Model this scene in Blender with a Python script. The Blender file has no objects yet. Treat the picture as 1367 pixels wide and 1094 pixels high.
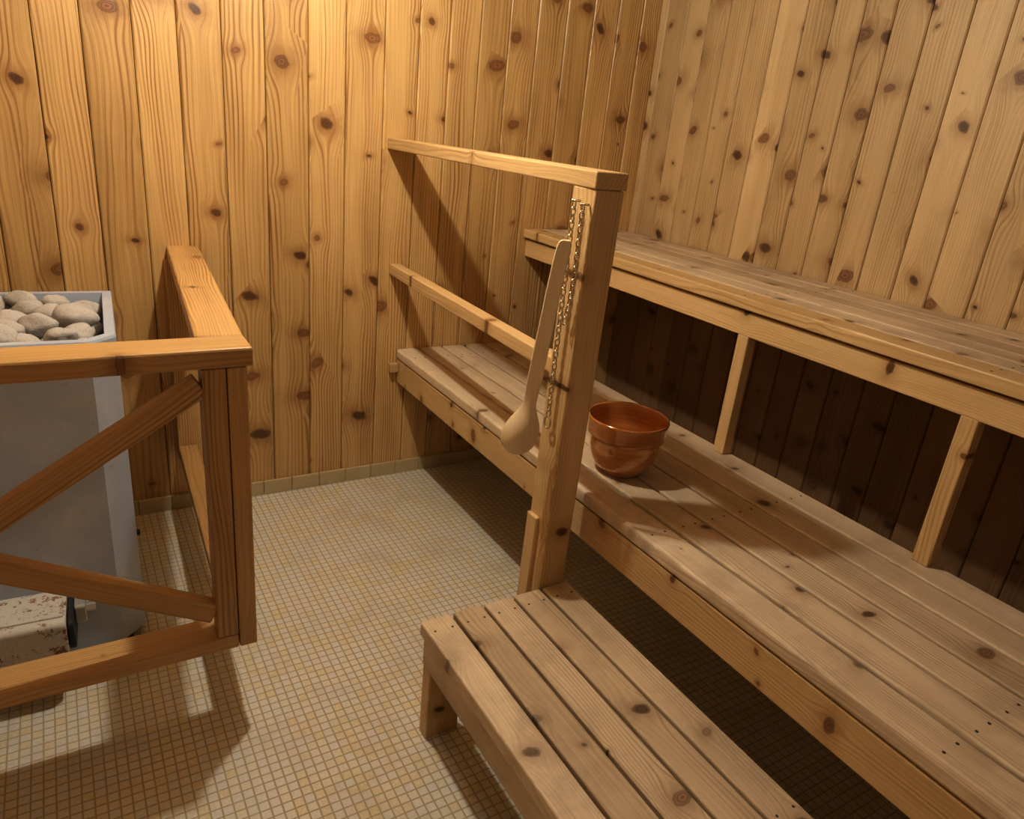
import bpy, math, random
from mathutils import Vector, Matrix, noise as mnoise
random.seed(7)
scene=bpy.context.scene
try:
    scene.view_settings.view_transform='Standard'
    scene.view_settings.look='None'
    scene.view_settings.gamma=.86
except Exception: pass

# ------------------------------------------------------------------ node helpers
class NT:
    def __init__(s,name):
        s.m=bpy.data.materials.new(name); s.m.use_nodes=True
        s.t=s.m.node_tree; s.n=s.t.nodes; s.bsdf=s.n['Principled BSDF']
    def inp(s,sock,v):
        if v is None: return
        if isinstance(v,bpy.types.NodeSocket): s.t.links.new(v,sock)
        else: sock.default_value=v
    def math(s,op,a,b=None,c=None,clamp=False):
        n=s.n.new('ShaderNodeMath'); n.operation=op; n.use_clamp=clamp
        s.inp(n.inputs[0],a); s.inp(n.inputs[1],b)
        if c is not None: s.inp(n.inputs[2],c)
        return n.outputs[0]
    def comb(s,x,y,z=0.):
        n=s.n.new('ShaderNodeCombineXYZ')
        for i,v in enumerate((x,y,z)): s.inp(n.inputs[i],v)
        return n.outputs[0]
    def sep(s,v):
        n=s.n.new('ShaderNodeSeparateXYZ'); s.inp(n.inputs[0],v); return n.outputs
    def noise(s,v,scale=1.,detail=2.,rough=.5,dist=0.):
        n=s.n.new('ShaderNodeTexNoise'); s.inp(n.inputs['Vector'],v)
        n.inputs['Scale'].default_value=scale;n.inputs['Detail'].default_value=detail
        n.inputs['Roughness'].default_value=rough;n.inputs['Distortion'].default_value=dist
        return n.outputs
    def mix(s,f,a,b,blend='MIX'):
        n=s.n.new('ShaderNodeMix'); n.data_type='RGBA'; n.blend_type=blend; n.clamp_factor=True
        s.inp(n.inputs[0],f)
        for k,v in ((6,a),(7,b)):
            if isinstance(v,tuple) and len(v)==3: v=v+(1.,)
            s.inp(n.inputs[k],v)
        return n.outputs[2]
    def smooth(s,v,lo,hi,a=0.,b=1.):
        n=s.n.new('ShaderNodeMapRange'); n.interpolation_type='SMOOTHSTEP'
        for i,x in enumerate((v,lo,hi,a,b)): s.inp(n.inputs[i],x)
        return n.outputs[0]
    def attr(s,name):
        n=s.n.new('ShaderNodeAttribute'); n.attribute_name=name; return n.outputs
    def bump(s,h,strength=.3,dist=.002):
        n=s.n.new('ShaderNodeBump'); n.inputs['Strength'].default_value=strength
        n.inputs['Distance'].default_value=dist; s.inp(n.inputs['Height'],h)
        s.t.links.new(n.outputs[0],s.bsdf.inputs['Normal'])
    def base(s,c): s.inp(s.bsdf.inputs['Base Color'],c if not (isinstance(c,tuple) and len(c)==3) else c+(1.,))
    def set(s,k,v): s.inp(s.bsdf.inputs[k],v)

def wood(name,light,dark,knotc,kmin=.25,kr=.019,kx=4.,ky=9.,ring=.55,var=.22,rough=.5,stain=None,stain_amt=0.,pitch=.010):
    t=NT(name)
    P=t.attr('wc')[1]; rnd=t.attr('rnd')[2]
    x,y,z=t.sep(P)
    N=t.noise(t.comb(t.math('MULTIPLY',x,1.3),t.math('MULTIPLY',y,6.),t.math('MULTIPLY',z,6.)),1.,2.)[0]
    Nc=t.math('SUBTRACT',N,.5)
    v=t.n.new('ShaderNodeTexVoronoi'); v.voronoi_dimensions='2D'
    v.inputs['Scale'].default_value=1.
    t.inp(v.inputs['Vector'],t.comb(t.math('MULTIPLY',x,kx),t.math('MULTIPLY',y,ky)))
    px,py,_=t.sep(v.outputs['Position']); cr,cg,cb=t.sep(v.outputs['Color'])
    dx=t.math('SUBTRACT',x,t.math('DIVIDE',px,kx)); dy=t.math('SUBTRACT',y,t.math('DIVIDE',py,ky))
    asp=t.math('MULTIPLY_ADD',cg,.55,.55)
    skew=t.math('MULTIPLY',t.math('SUBTRACT',cb,.5),1.)
    dys=t.math('ADD',dy,t.math('MULTIPLY',dx,skew))
    wob=t.noise(P,50.,2.)[0]
    r=t.math('SQRT',t.math('ADD',t.math('POWER',t.math('MULTIPLY',dys,asp),2.),t.math('POWER',dx,2.)))
    r2=t.math('SQRT',t.math('ADD',t.math('POWER',t.math('MULTIPLY',dx,.8),2.),t.math('POWER',dy,2.)))
    r=t.math('MULTIPLY',r,t.math('MULTIPLY_ADD',wob,.8,.6))
    R=t.math('MAXIMUM',t.math('MULTIPLY',t.math('SUBTRACT',cr,kmin),kr),.0004)
    rr=t.math('DIVIDE',r,R)
    g=t.math('EXPONENT',t.math('MULTIPLY',t.math('POWER',t.math('DIVIDE',r2,R),2.),-.10))
    psi=t.math('SUBTRACT',t.math('MULTIPLY_ADD',Nc,.06,y),t.math('MULTIPLY',dy,g))
    psi=t.math('MULTIPLY_ADD',z,.6,psi)
    fine=t.noise(t.comb(t.math('MULTIPLY',x,3.),t.math('MULTIPLY',psi,420.),0.),1.,3.,.65)[0]
    # ring spacing differs from board to board
    pf=t.math('MULTIPLY_ADD',rnd,.7,.65)
    s=t.math('SINE',t.math('MULTIPLY_ADD',t.math('MULTIPLY',psi,2*math.pi/pitch),pf,t.math('MULTIPLY',Nc,9.)))
    s=t.math('POWER',t.math('MULTIPLY_ADD',s,.5,.5),2.2)
    amp=t.noise(t.comb(t.math('MULTIPLY',x,.8),t.math('MULTIPLY',psi,18.),4.),1.,1.)[0]
    amp=t.smooth(amp,.35,.68,.05,1.)
    grain=t.math('ADD',t.math('MULTIPLY',t.math('MULTIPLY',s,amp),ring),t.math('MULTIPLY',t.smooth(fine,.35,.75),.45))
    c=t.mix(grain,light,dark)
    halo=t.math('MULTIPLY',t.math('EXPONENT',t.math('MULTIPLY',t.math('POWER',rr,2.),-.17)),.85)
    has=t.smooth(R,.001,.003)
    c=t.mix(t.math('MULTIPLY',halo,has),c,dark)
    k=t.math('MULTIPLY',t.smooth(rr,.60,1.20,1.,0.),has)
    rings=t.math('MULTIPLY_ADD',t.math('SINE',t.math('MULTIPLY',rr,13.)),.5,.5)
    kc=t.mix(t.math('MULTIPLY',rings,.5),knotc,tuple(v_*.4 for v_ in knotc))
    lite=t.mix(rings,tuple(min(1,v_*2.9) for v_ in knotc),tuple(v_*1.5 for v_ in knotc))
    kc=t.mix(t.smooth(cb,.25,.6),kc,lite)
    c=t.mix(k,c,kc)
    edge=t.math('MULTIPLY',t.math('MULTIPLY',t.smooth(rr,.65,.95),t.smooth(rr,.95,1.25,1.,0.)),has)
    c=t.mix(t.math('MULTIPLY',edge,.5),c,tuple(v_*.45 for v_ in knotc))
    bl=t.noise(t.comb(t.math('MULTIPLY',x,2.),t.math('MULTIPLY',y,8.),7.),1.,3.)[0]
    val=t.math('ADD',t.math('MULTIPLY_ADD',rnd,var,1.-var*.5),t.math('MULTIPLY',t.math('SUBTRACT',bl,.5),.55))
    c=t.mix(1.,c,t.comb(val,t.math('POWER',val,1.13),t.math('POWER',val,1.38)),'MULTIPLY')
    if stain:
        geo=t.n.new('ShaderNodeNewGeometry')
        sn=t.noise(geo.outputs['Position'],3.2,6.,.7)[0]
        c=t.mix(t.math('MULTIPLY',t.smooth(sn,.45,.66),stain_amt),c,stain)
    t.base(c); t.set('Roughness',t.math('MULTIPLY_ADD',fine,.2,rough-.1)); 
    t.bump(t.math('SUBTRACT',t.math('MULTIPLY',grain,-1.),t.math('MULTIPLY',k,-.4)),.4,.0012)
    return t.m

W_BACK=wood('pine_wall_back',(.65,.44,.19),(.29,.135,.042),(.125,.055,.022),ring=.76,var=.36,kmin=.30,kr=.027,kx=3.6,ky=8.,rough=.42,pitch=.012)
W_RIGHT=wood('pine_wall_right',(.60,.45,.25),(.31,.18,.078),(.10,.048,.022),ring=.52,var=.32,kmin=.06,kr=.021,kx=4.8,ky=9.5,rough=.5)
W_BENCH=wood('bench_wood',(.66,.545,.39),(.34,.24,.148),(.115,.068,.038),ring=.58,var=.26,kmin=.25,kr=.021,kx=3.8,rough=.55,stain=(.34,.265,.18),stain_amt=.5)
W_TRIM=wood('trim_wood',(.66,.48,.25),(.38,.225,.088),(.115,.055,.022),ring=.5,var=.2,kmin=.32,kr=.019,kx=4.5,rough=.45)
W_GUARD=wood('guard_wood',(.55,.35,.148),(.25,.122,.038),(.115,.05,.02),ring=.70,var=.25,kmin=.4,kr=.018,kx=3.,rough=.42)
W_SHADE=wood('shade_toned_boards',(.27,.158,.074),(.15,.074,.032),(.07,.033,.014),ring=.5,var=.3,kmin=.15,kr=.020,kx=4.4,ky=9.5,rough=.6)  # reddish-brown boards, base colour darkened to stand in for shade under the bench

def simple(name,col,rough=.5,metal=0.,nscale=20.,namt=.15,bump=0.):
    t=NT(name)
    g=t.n.new('ShaderNodeTexCoord').outputs['Object']
    n=t.noise(g,nscale,4.,.6)[0]
    t.base(t.mix(t.math('MULTIPLY',n,namt*2),col,tuple(c*.5 for c in col)))
    t.set('Roughness',rough); t.set('Metallic',metal)
    if bump: t.bump(n,bump,.004)
    return t.m
M_DARK=simple('dark_backing',(.02,.012,.008),.9)
M_NAIL=simple('nail_metal',(.10,.075,.055),.5,.6)
M_CHAIN=simple('chain_metal',(.66,.60,.46),.28,1.,200,.2)

# ------------------------------------------------------------------ mesh builder
class MB:
    def __init__(s): s.v=[];s.f=[];s.wc=[];s.r=[];s.mi=[];s.mats=[]
    def mat(s,m):
        if m not in s.mats: s.mats.append(m)
        return s.mats.index(m)
    def board(s,p0,p1,W,T,up,mat,b=.003,seg=2,rnd=None):
        p0=Vector(p0);p1=Vector(p1);L=(p1-p0).length
        X=(p1-p0).normalized();Z=Vector(up);Z=(Z-X*Z.dot(X)).normalized();Y=Z.cross(X)
        prof=[]
        for cx,cy,a0 in ((W/2-b,T/2-b,0),(-W/2+b,T/2-b,90),(-W/2+b,-T/2+b,180),(W/2-b,-T/2+b,270)):
            for i in range(seg+1):
                a=math.radians(a0+90*i/seg); prof.append((cx+b*math.cos(a),cy+b*math.sin(a)))
        n=len(prof);off=(random.uniform(-50,50),random.uniform(-50,50),random.uniform(0,3))
        if rnd is None: rnd=random.random()
        mi=s.mat(mat);base=len(s.v)
        e=min(b,.002)
        for xx,sc in ((0,1),(e,0),(L-e,0),(L,1)):
            for (yy,zz) in prof:
                if sc: yy*=(1-2*e/W);zz*=(1-2*e/T)
                s.v.append(p0+X*xx+Y*yy+Z*zz); s.wc.append((xx+off[0],yy+off[1],zz+off[2])); s.r.append(rnd)
        for k in range(3):
            for i in range(n):
                j=(i+1)%n; s.f.append((base+k*n+i,base+(k+1)*n+i,base+(k+1)*n+j,base+k*n+j)[::-1]); s.mi.append(mi)
        s.f.append(tuple(base+i for i in range(n))[::-1]);s.mi.append(mi)
        s.f.append(tuple(base+3*n+i for i in range(n)));s.mi.append(mi)
    def poly(s,vs,faces,mat,rnd=.5):
        b=len(s.v);mi=s.mat(mat)
        for v in vs: s.v.append(Vector(v));s.wc.append(tuple(v));s.r.append(rnd)
        for f in faces: s.f.append(tuple(b+i for i in f));s.mi.append(mi)
    def disc(s,c,r,h,mat,axis='Z',n=10):
        vs=[];fs=[]
        def P(a,b,k):
            return {'Z':(c[0]+a,c[1]+b,c[2]+k),'Y':(c[0]+a,c[1]+k,c[2]+b),'X':(c[0]+k,c[1]+a,c[2]+b)}[axis]
        for k in (0,h):
            for i in range(n):
                a=2*math.pi*i/n; vs.append(P(r*math.cos(a),r*math.sin(a),k))
        for i in range(n):
            j=(i+1)%n; fs.append((i,j,n+j,n+i))
        fs.append(tuple(range(n))[::-1]);fs.append(tuple(range(n,2*n)))
        s.poly(vs,fs,mat)
    def obj(s,name,smooth=False,parent=None):
        me=bpy.data.meshes.new(name); me.from_pydata([tuple(v) for v in s.v],[],s.f)
        for m in s.mats: me.materials.append(m)
        me.polygons.foreach_set('material_index',s.mi)
        a=me.attributes.new('wc','FLOAT_VECTOR','POINT'); a.data.foreach_set('vector',[c for w in s.wc for c in w])
        a=me.attributes.new('rnd','FLOAT','POINT'); a.data.foreach_set('value',s.r)
        if smooth: me.polygons.foreach_set('use_smooth',[True]*len(me.polygons))
        me.update(); me.validate()
        import bmesh
        bm=bmesh.new();bm.from_mesh(me);bmesh.ops.recalc_face_normals(bm,faces=bm.faces);bm.to_mesh(me);bm.free()
        o=bpy.data.objects.new(name,me); scene.collection.objects.link(o)
        if parent: o.parent=parent
        return o
def box(mb,a,b,mat):
    (x0,y0,z0),(x1,y1,z1)=a,b
    vs=[(x,y,z) for x in (x0,x1) for y in (y0,y1) for z in (z0,z1)]
    mb.poly(vs,[(0,1,3,2),(4,6,7,5),(0,4,5,1),(2,3,7,6),(0,2,6,4),(1,5,7,3)],mat)

# ------------------------------------------------------------------ room
YW,XR,XL,YF,ZC=2.547,2.168,-.62,-1.1,2.18
def plank_wall(name,axis,const,a0,a1,inward,mat,pitch=.125,jit=.012,low=None):
    mb=MB(); T=.018
    x=a0
    while x<a1-.01:
        w=min(pitch+random.uniform(-jit,jit),a1-x)
        c=x+w/2; d=const-inward*T/2
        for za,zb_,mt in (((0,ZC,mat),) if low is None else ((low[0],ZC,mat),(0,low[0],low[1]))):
            if axis=='Y': p0=(c,d,za);p1=(c,d,zb_); up=(0,inward,0)
            else: p0=(d,c,za);p1=(d,c,zb_); up=(inward,0,0)
            mb.board(p0,p1,w-.0022,T,up,mt,b=.0040,seg=1)
        x+=w
    d0=const-inward*(T-.004);d1=const-inward*(T+.05)
    if axis=='Y': box(mb,(a0-.06,min(d0,d1),0),(a1+.06,max(d0,d1),ZC),M_DARK)
    else: box(mb,(min(d0,d1),a0,0),(max(d0,d1),a1,ZC),M_DARK)
    return mb.obj(name)
plank_wall('wall_back','Y',YW,XL,XR+.02,-1,W_BACK)
plank_wall('wall_right','X',XR,YF,YW,-1,W_RIGHT,pitch=.113,jit=.008,low=(.97,W_SHADE))
plank_wall('wall_left','X',XL,YF,YW,1,W_BACK)
plank_wall('wall_front','Y',YF,XL,XR,1,W_SHADE)  # unseen wall, same darkened boards to lower bounce light
mb=MB(); x=XL
while x<XR:
    mb.board((x+.045,YF,ZC+.01),(x+.045,YW,ZC+.01),.088,.018,(0,0,1),W_GUARD,b=.003,seg=1); x+=.09
mb.obj('ceiling')

# floor mosaic
t=NT('mosaic_tile'); geo=t.n.new('ShaderNodeNewGeometry').outputs['Position']
fx,fy,_=t.sep(geo); TS=.0228
ux=t.math('DIVIDE',fx,TS);uy=t.math('DIVIDE',fy,TS)
ix=t.math('FLOOR',ux);iy=t.math('FLOOR',uy)
lx=t.math('ABSOLUTE',t.math('SUBTRACT',t.math('FRACT',ux),.5));ly=t.math('ABSOLUTE',t.math('SUBTRACT',t.math('FRACT',uy),.5))
wn=t.n.new('ShaderNodeTexWhiteNoise');wn.noise_dimensions='2D';t.inp(wn.inputs['Vector'],t.comb(ix,iy))
wr,wg,wb=t.sep(wn.outputs['Color'])
patch=t.noise(t.comb(ix,iy),.13,3.,.6)[0]
mott=t.noise(geo,160.,3.,.6)[0]
sel=t.math('ADD',t.math('MULTIPLY',t.math('SUBTRACT',patch,.5),3.),wr)
tc=t.mix(t.smooth(sel,.35,.8),(.64,.645,.635),(.66,.585,.40))
tc=t.mix(t.smooth(wg,.55,.8),tc,(.67,.645,.56))
tc=t.mix(t.math('MULTIPLY',t.smooth(mott,.4,.7),.55),tc,(.80,.78,.74))
m=t.math('MAXIMUM',lx,ly)
gm=t.smooth(m,.405,.455)
c=t.mix(gm,tc,(.41,.36,.25))
dirt=t.noise(geo,3.2,6.,.7)[0]
c=t.mix(t.math('MULTIPLY',t.smooth(dirt,.46,.68),.38),c,(.42,.375,.28))
t.base(c);t.set('Roughness',t.math('MULTIPLY_ADD',gm,.45,.30))
t.bump(t.math('SUBTRACT',1.,t.smooth(m,.36,.47)),.6,.0015)
mb=MB();box(mb,(XL-.05,YF-.05,-.06),(XR+.05,YW+.05,0.),t.m);mb.obj('floor')
# cove baseboard tiles
t=NT('baseboard_tile');g=t.n.new('ShaderNodeNewGeometry').outputs['Position']
n=t.noise(g,12.,3.)[0]; r_=t.attr('rnd')[2]
t.base(t.mix(n,t.mix(r_,(.54,.46,.28),(.60,.52,.34)),(.42,.34,.19)));t.set('Roughness',.35)
M_BASE=t.m
def baseboard(name,p0,p1,up):
    mb=MB();p0=Vector(p0);p1=Vector(p1);L=(p1-p0).length;k=int(L/.105)
    for i in range(k):
        mb.board(p0.lerp(p1,i/k),p0.lerp(p1,(i+1)/k-.0015/L),.056,.012,up,M_BASE,b=.003)
    mb.obj(name)
baseboard('baseboard_back',(XL,YW-.006,.028),(XR,YW-.006,.028),(0,-1,0))
baseboard('baseboard_right',(XR-.006,YF,.028),(XR-.006,YW-.013,.028),(-1,0,0))
baseboard('baseboard_left',(XL+.006,YF,.028),(XL+.006,YW-.013,.028),(1,0,0))

# ------------------------------------------------------------------ benches
def nails(mb,xs,y,z):
    for x in xs: mb.disc((x,y,z),.0030,.0012,M_NAIL)
# upper bench
mb=MB();zu=1.0235
x=1.616;k=6;p=(XR-.004-1.616)/k
for i in range(k):
    c=x+p*(i+.5); mb.board((c,YF+.005,zu-.017),(c,YW-.003,zu-.017),p-.006,.034,(0,0,1),W_BENCH if i else W_TRIM,b=.004)
    for yy in (2.35,1.38,.70,.0): nails(mb,(c-.02,c+.02),yy,zu-.0005)
mb.board((1.652,YF+.005,.948),(1.652,YW-.003,.948),.068,.036,(-1,0,0),W_TRIM,b=.003)
mb.board((XR-.03,YF+.005,.945),(XR-.03,YW-.003,.945),.07,.036,(-1,0,0),W_TRIM)
for yy in (1.349,.706,.02,-.75):
    mb.board((1.652,yy,.5465),(1.652,yy,.915),.040,.036,(-1,0,0),W_TRIM)
for yy in (2.50,1.349,.706,.02,-.75):
    mb.board((1.672,yy,.95),(XR-.05,yy,.95),.036,.06,(0,0,1),W_TRIM)
mb.obj('upper_bench')
# lower bench
mb=MB();zl=.546
xa,xb=1.08,1.676;k=6;p=(xb-xa)/k
for i in range(k):
    c=xa+p*(i+.5); mb.board((c,YF+.005,zl-.0195),(c,YW-.003,zl-.0195),p-.009,.039,(0,0,1),W_BENCH,b=.005 if i else .009,seg=3)
    for yy in (2.42,1.05,.35,-.3): nails(mb,(c-.02,c+.02),yy,zl-.0005)
mb.board((1.105,YF+.005,.457),(1.105,YW-.003,.457),.094,.036,(-1,0,0),W_TRIM,b=.003)
mb.board((1.64,YF+.005,.457),(1.64,YW-.003,.457),.094,.036,(-1,0,0),W_TRIM,b=.003)
for yy in (2.525,1.34,.35,-.75):
    mb.board((1.125,yy,.457),(1.62,yy,.457),.036,.094,(0,0,1),W_TRIM)
mb.board((1.60,2.48,0),(1.60,2.48,.505),.085,.038,(0,-1,0),W_TRIM)
for xx in (1.145,1.60): mb.board((xx,-.75,0),(xx,-.75,.505),.085,.038,(0,-1,0),W_TRIM)
mb.board((1.585,1.34,0),(1.585,1.34,.41),.085,.038,(0,-1,0),W_TRIM)
mb.board((1.05,YW-.015,.475),(1.085,YW-.015,.475),.035,.026,(0,-1,0),W_TRIM,rnd=0.)
mb.obj('lower_bench')
# step bench
mb=MB();zs=.316;x0,x1,ys,y0=.612,1.035,1.240,-.15
k=5;p=(x1-x0)/k
for i in range(k):
    c=x0+p*(i+.5)
    mb.board((c,y0,zs-.019),(c,ys,zs-.019),p-.008,.038,(0,0,1),W_BENCH,b=.005,seg=3)
    nails(mb,(c-.022,c+.022),ys-.045,zs-.0005);nails(mb,(c-.022,c+.022),.5,zs-.0005)
for xx in (.640,1.005):
    mb.board((xx,y0+.02,.240),(xx,ys-.01,.240),.074,.036,(-1,0,0),W_BENCH)
for yy in (ys-.03,y0+.06):
    mb.board((.667,yy,0),(.667,yy,.203),.088,.036,(0,-1,0),W_TRIM)
    mb.board((.978,yy,0),(.978,yy,.203),.088,.036,(0,-1,0),W_TRIM)
    mb.board((.660,yy,.241),(.985,yy,.241),.034,.07,(0,0,1),W_TRIM)
mb.obj('step_bench')

# ------------------------------------------------------------------ bench railing
mb=MB()
mb.board((.980,1.284,0),(.997,1.284,1.298),.076,.082,(0,-1,0),W_TRIM,b=.004)
mb.board((.938,1.302,0),(.944,1.302,.50),.042,.012,(-1,0,0),W_TRIM,b=.003)
mb.board((.996,1.240,1.317),(1.058,YW-.002,1.308),.082,.036,(0,0,1),W_TRIM,b=.003,rnd=.4)
mb.board((1.005,1.326,.872),(1.062,YW-.002,.864),.042,.040,(0,0,1),W_TRIM,b=.003)
mb.obj('bench_railing')

# ------------------------------------------------------------------ heater guard
mb=MB();zg=.946;yg=1.427
def gx(y): return .248+(y-yg)*.082/1.12
mb.board((-.52,yg+.046,zg-.02),(.301,yg+.046,zg-.02),.094,.04,(0,0,1),W_GUARD,b=.005,rnd=.5)
mb.board((gx(yg+.094),yg+.094,zg-.02),(gx(YW-.003),YW-.003,zg-.02),.094,.04,(0,0,1),W_GUARD,b=.005,rnd=.9)
mb.board((.2705,yg+.045,.225),(.2705,yg+.045,.905),.088,.038,(-1,0,0),W_GUARD,b=.003,rnd=.7)
mb.board((.227,yg+.025,.262),(.227,yg+.025,.905),.045,.046,(0,-1,0),W_GUARD,b=.003,rnd=.35)
mb.board((-.52,yg+.045,.243),(.249,yg+.045,.243),.088,.036,(0,0,1),W_GUARD,b=.004)
mb.board((.262,yg+.091,.243),(gx(YW)-.03,YW-.042,.243),.06,.036,(0,0,1),W_GUARD,b=.004)
mb.board((-.46,yg+.025,.452),(.203,yg+.025,.868),.046,.036,(0,-1,0),W_GUARD,b=.003)
mb.board((-.46,yg+.025,.698),(.203,yg+.025,.325),.046,.036,(0,-1,0),W_GUARD,b=.003)
mb.board((-.49,yg+.045,.262),(-.49,yg+.045,.905),.088,.05,(-1,0,0),W_GUARD,b=.003)
mb.board((-.49,yg+.094,zg-.02),(-.45,YW-.003,zg-.02),.094,.04,(0,0,1),W_GUARD,b=.005)
mb.board((-.49,yg+.091,.243),(-.45,YW-.042,.243),.06,.036,(0,0,1),W_GUARD)
mb.board((.308,YW-.021,.205),(.308,YW-.021,.905),.075,.038,(0,-1,0),W_GUARD,b=.003)
mb.board((-.45,YW-.021,.205),(-.45,YW-.021,.905),.075,.038,(0,-1,0),W_GUARD,b=.003)
mb.obj('heater_guard_railing')

# ------------------------------------------------------------------ heater
t=NT('heater_paint');g=t.n.new('ShaderNodeTexCoord').outputs['Object']
n=t.noise(g,5.,5.,.65)[0];n2=t.noise(g,40.,4.,.6)[0]
c=t.mix(t.smooth(n,.4,.75),(.46,.54,.70),(.60,.66,.75));c=t.mix(t.math('MULTIPLY',t.smooth(n2,.62,.72),.4),c,(.30,.26,.22))
t.base(c);t.set('Roughness',.45);t.set('Metallic',.1);M_HEAT=t.m
t=NT('rusty_enamel');g=t.n.new('ShaderNodeTexCoord').outputs['Object']
n=t.noise(g,45.,6.,.75)[0];n2=t.noise(g,120.,3.)[0];n3=t.noise(g,9.,3.)[0]
rs=t.math('ADD',n,t.math('MULTIPLY',t.math('SUBTRACT',n3,.5),.35))
c=t.mix(t.smooth(rs,.555,.61),(.60,.60,.58),(.24,.115,.06));c=t.mix(t.math('MULTIPLY',t.smooth(n2,.55,.75),.4),c,(.30,.28,.26))
t.base(c);t.set('Roughness',.55);t.bump(n,.4,.002);M_RUST=t.m
t=NT('sauna_stone');g=t.n.new('ShaderNodeTexCoord').outputs['Object']
n=t.noise(g,16.,4.,.6)[0];n2=t.noise(g,170.,4.,.75)[0]
c=t.mix(n,(.64,.62,.60),(.40,.385,.38));c=t.mix(t.math('MULTIPLY',t.smooth(n2,.5,.68),.5),c,(.24,.23,.22))
t.base(c);t.set('Roughness',.9);t.bump(n2,.6,.005);M_STONE=t.m
M_BLACK=simple('black_iron',(.03,.03,.035),.5,.4)
M_STEEL=simple('galvanised_steel',(.55,.55,.55),.4,.6)
he=bpy.data.objects.new('sauna_heater',None);scene.collection.objects.link(he)
he.location=(.082,1.80,0);he.rotation_euler=(0,0,math.radians(-2.6))
mb=MB();zt=.862;zb=.04
fp=[(-.42,0),(-.055,0),(0,.055),(0,.5),(-.42,.5)]
fi=[(-.396,.024),(-.065,.024),(-.024,.065),(-.024,.476),(-.396,.476)]
vs=[];n=5
for z_,P_ in ((zb,fp),(zt-.006,fp),(zt,[(a*.99-.002,b*.99+.0025) for a,b in fp]),(zt,fi),(zt-.16,fi)):
    vs+=[(a,b,z_) for a,b in P_]
fs=[]
for k in range(4):
    for i in range(n):
        j=(i+1)%n;fs.append((k*n+i,k*n+j,(k+1)*n+j,(k+1)*n+i))
fs.append(tuple(range(n)));fs.append(tuple(range(4*n,5*n)))
mb.poly(vs,fs,M_HEAT)
for a,b in ((-.40,.03),(-.05,.05),(-.40,.46),(-.03,.46)): mb.disc((a,b,0),.018,zb+.002,M_BLACK)
mb.disc((.0,.10,.30),.008,.008,M_BLACK,'X')
mb.board((-.415,-.003,.18),(-.06,-.003,.18),.010,.006,(0,-1,0),M_HEAT,b=.002)
mb.obj('body',parent=he)
# stones
import bmesh
mb=MB();ok=[]
for layer,zc in ((0,.780),(1,.818),(2,.848)):
    tries=0
    while tries<2500:
        tries+=1
        r=random.uniform(.031,.048)
        a=random.uniform(-.392+r,-.028-r);b=random.uniform(.03+r,.472-r);z_=zc+random.uniform(-.008,.014)
        if b-.0<.06 and a>-.1: continue
        if any((Vector((a,b,z_))-q).length<(r+rq)*.78 for q,rq in ok): continue
        ok.append((Vector((a,b,z_)),r))
for q,r in ok:
    bm=bmesh.new();bmesh.ops.create_icosphere(bm,subdivisions=3,radius=1.)
    sc=Vector((random.uniform(.95,1.3),random.uniform(.8,1.05),random.uniform(.65,.85)))*r
    rot=Matrix.Rotation(random.uniform(0,6.28),3,'Z')@Matrix.Rotation(random.uniform(-.5,.5),3,'X')
    so=Vector((random.uniform(0,99),)*3)
    base=len(mb.v);mi=mb.mat(M_STONE)
    for v in bm.verts:
        d=1+.28*mnoise.noise(v.co*1.2+so)+.06*mnoise.noise(v.co*3+so)
        c_=v.co*d; c_=rot@Vector((c_.x*sc.x,c_.y*sc.y,c_.z*sc.z))+q
        c_.x=min(max(c_.x,-.394),-.026);c_.y=min(max(c_.y,.026),.474)
        mb.v.append(c_);mb.wc.append(tuple(c_));mb.r.append(.5)
    for f in bm.faces: mb.f.append(tuple(base+v.index for v in f.verts));mb.mi.append(mi)
    bm.free()
mb.obj('stones',smooth=True,parent=he)
# control box on the front
mb=MB()
mb.board((-.42,-.075,.185),(-.165,-.075,.185),.15,.10,(0,0,1),M_RUST,b=.012,seg=4)
mb.board((-.42,-.075,.2365),(-.17,-.075,.2365),.10,.006,(0,0,1),M_RUST,b=.002)
mb.board((-.163,-.075,.185),(-.150,-.075,.185),.13,.08,(0,0,1),M_BLACK,b=.016,seg=4)
mb.board((-.149,-.06,.205),(-.125,-.06,.205),.055,.05,(0,0,1),M_STEEL,b=.008,seg=3)
mb.disc((-.125,-.06,.205),.011,.02,M_STEEL,'X',n=6)
for a in (-.38,-.20): mb.board((a,-.075,0),(a,-.075,.136),.03,.02,(0,1,0),M_BLACK)
mb.obj('control_box',parent=he)

# ------------------------------------------------------------------ bucket
t=NT('amber_bucket');g=t.n.new('ShaderNodeTexCoord').outputs['Object']
gx_,gy_,gz_=t.sep(g)
n=t.noise(g,14.,3.)[0];bz=t.noise(t.comb(0.,0.,gz_),90.,2.)[0]
c=t.mix(n,(.62,.27,.07),(.38,.14,.035));c=t.mix(t.math('MULTIPLY',t.smooth(bz,.4,.6),.5),c,(.72,.38,.12))
c=t.mix(t.math('MULTIPLY',t.smooth(gz_,.104,.110),.45),c,(.32,.10,.025))
t.base(c);t.set('Roughness',.16);t.set('Metallic',.15);t.set('Subsurface Weight',.1);t.set('Subsurface Radius',(.02,.008,.003))
t.set('Coat Weight',1.);t.set('Coat Roughness',.06)
prof=[(.0,.0),(.056,.0),(.062,.003),(.064,.010),(.074,.017),(.084,.032),(.0925,.056),(.0975,.080),(.0995,.103),(.101,.106),(.1065,.109),(.108,.116),(.109,.136),(.1105,.150),(.1115,.156),(.110,.161),(.106,.161),(.1035,.155),(.1015,.13),(.096,.09),(.088,.056),(.074,.030),(.056,.020),(0,.018)]
mb=MB();N=72;vs=[];fs=[]
for r,z_ in prof[1:-1]:
    for i in range(N):
        a=2*math.pi*i/N;vs.append((r*math.cos(a),r*math.sin(a),z_))
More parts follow.
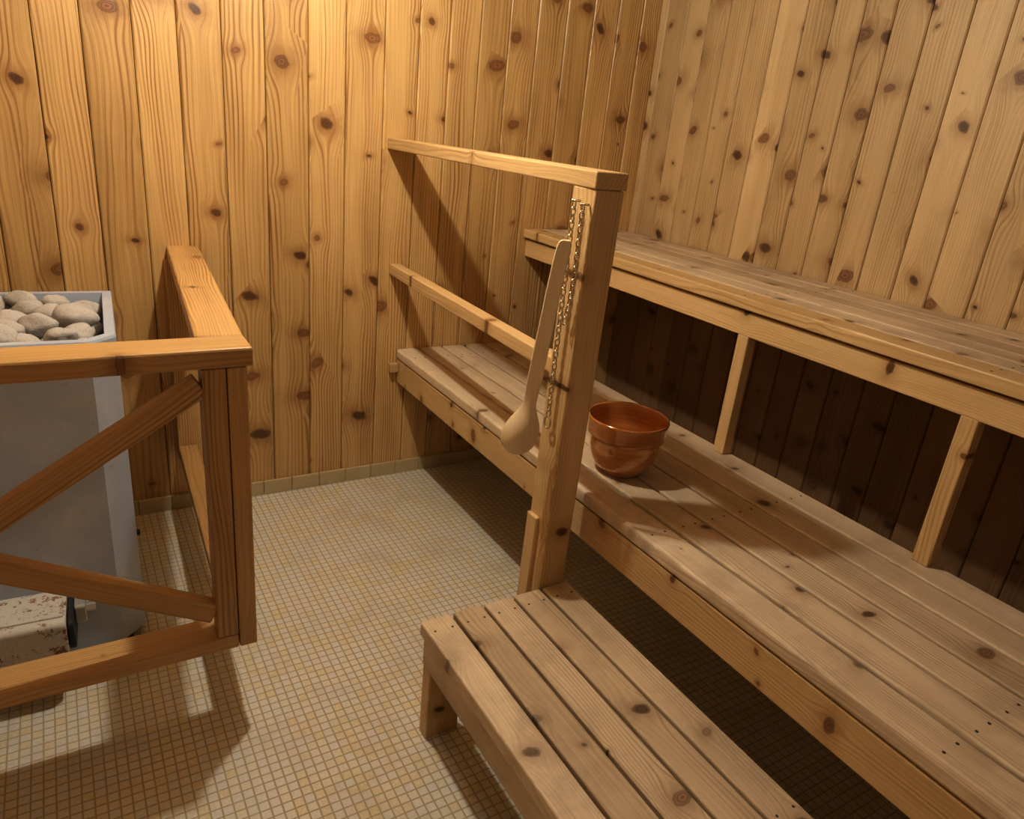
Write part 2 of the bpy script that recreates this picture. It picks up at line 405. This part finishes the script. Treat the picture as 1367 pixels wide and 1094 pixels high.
K=len(prof)-2
for k in range(K-1):
    for i in range(N):
        j=(i+1)%N;fs.append((k*N+i,k*N+j,(k+1)*N+j,(k+1)*N+i))
fs.append(tuple(range(N)));fs.append(tuple(range((K-1)*N,K*N)))
mb.poly(vs,fs,t.m)
o=mb.obj('sauna_bucket',smooth=True);o.location=(1.262,1.360,.5465)

# ------------------------------------------------------------------ ladle
W_LADLE=wood('ladle_wood',(.80,.67,.47),(.62,.47,.29),(.4,.25,.12),kmin=.98,ring=.3,var=.05,rough=.5)
path=[((.925,1.262,1.192),.006,0),((.924,1.263,1.190),.012,0),((.923,1.264,1.182),.0165,0),((.920,1.268,1.15),.0165,0),((.916,1.275,1.08),.0165,0),((.912,1.281,1.0),.017,0),
((.909,1.289,.92),.0175,.001),((.907,1.296,.86),.0175,.002),((.906,1.300,.822),.014,.003),((.905,1.303,.800),.0145,.006),((.903,1.308,.778),.026,.014),((.901,1.313,.753),.040,.026),((.899,1.318,.725),.045,.032),((.897,1.322,.700),.042,.028),((.896,1.325,.680),.030,.016),((.896,1.326,.671),.012,.005)]
wd=Vector((.80,-.60,0)).normalized();nd=Vector((-.60,-.80,.0)).normalized()
mb=MB();vs=[];fs=[];C=9
for (p_,w,d) in path:
    for i in range(C):
        u=-1+2*i/(C-1)
        vs.append(Vector(p_)+Vector((-.012,0,0))+wd*(w*u)+nd*(d*(1-u*u)))
for k in range(len(path)-1):
    for i in range(C-1): fs.append((k*C+i,k*C+i+1,(k+1)*C+i+1,(k+1)*C+i))
mb.poly(vs,fs,W_LADLE)
mb.wc=[(v.z,v.x*.8-v.y*.6,0.) for v in mb.v]
o=mb.obj('sauna_ladle',smooth=True)
md=o.modifiers.new('sol','SOLIDIFY');md.thickness=.010;md.offset=0
md=o.modifiers.new('sub','SUBSURF');md.levels=2;md.render_levels=2

# ------------------------------------------------------------------ chains
def link(mb,c,ax,ln,wd_,wire,flip):
    X=Vector(ax).normalized();s=Vector((0,1,0)) if abs(X.y)<.8 else Vector((1,0,0))
    Y=(s-X*s.dot(X)).normalized();Z=X.cross(Y)
    if flip:Y,Z=Z,Y
    A,B=14,6;vs=[];fs=[]
    for i in range(A):
        a=2*math.pi*i/A;cc=X*(ln*math.cos(a))+Y*(wd_*math.sin(a))
        nn=(X*math.cos(a)*wd_+Y*math.sin(a)*ln).normalized()
        for j in range(B):
            b=2*math.pi*j/B;vs.append(Vector(c)+cc+nn*(wire*math.cos(b))+Z*(wire*math.sin(b)))
    for i in range(A):
        for j in range(B): fs.append((i*B+j,((i+1)%A)*B+j,((i+1)%A)*B+(j+1)%B,i*B+(j+1)%B))
    mb.poly(vs,fs,M_CHAIN)
def strand(mb,pts,pitch=.0145):
    pts=[Vector(p) for p in pts];k=0;acc=0
    for a,b in zip(pts,pts[1:]):
        L=(b-a).length;d=acc
        while d<L:
            link(mb,a.lerp(b,d/L),b-a,.0100,.0058,.0018,k%2);k+=1;d+=pitch
        acc=d-L
mb=MB()
strand(mb,[(.941,1.290,1.262),(.939,1.285,.775)])
strand(mb,[(.941,1.258,1.258),(.941,1.256,1.12),(.941,1.262,1.05),(.940,1.272,1.0)])
mb.disc((.934,1.290,1.270),.003,.022,M_CHAIN,'X');mb.disc((.934,1.258,1.266),.003,.022,M_CHAIN,'X')
link(mb,(.939,1.285,.760),(0,0,1),.015,.012,.0022,0)
mb.obj('hanging_chain',smooth=True)

# ------------------------------------------------------------------ lights
mb=MB();mb.disc((.52,1.66,ZC-.012),.09,.012,simple('lamp_base',(.8,.78,.72),.4),n=32);mb.obj('ceiling_lamp')
def light(name,loc,e,col,r):
    d=bpy.data.lights.new(name,'POINT');d.energy=e;d.color=col;d.shadow_soft_size=r
    o=bpy.data.objects.new(name,d);o.location=loc;scene.collection.objects.link(o)
light('ceiling_lamp_light',(.52,1.66,2.10),57,(1.,.925,.765),.025)
light('rear_fill_light',(.3,-.4,2.0),7,(1.,.95,.84),.12)  # added weak fill behind the camera, not a known lamp
w=bpy.data.worlds.new('w');scene.world=w;w.use_nodes=True
w.node_tree.nodes['Background'].inputs[0].default_value=(.9,.8,.65,1);w.node_tree.nodes['Background'].inputs[1].default_value=.02

# ------------------------------------------------------------------ camera
cd=bpy.data.cameras.new('camera');cam=bpy.data.objects.new('camera',cd);scene.collection.objects.link(cam)
Rm=Matrix(((.85446,-.51032,.09733),(.10866,.35876,.92708),(-.50803,-.78158,.362)))
M=Rm.transposed().to_4x4();M.translation=Vector((0,0,1.4));cam.matrix_world=M
cd.sensor_fit='HORIZONTAL';cd.sensor_width=36.;cd.lens=962.75*36/1367;cd.clip_start=.02
scene.camera=cam
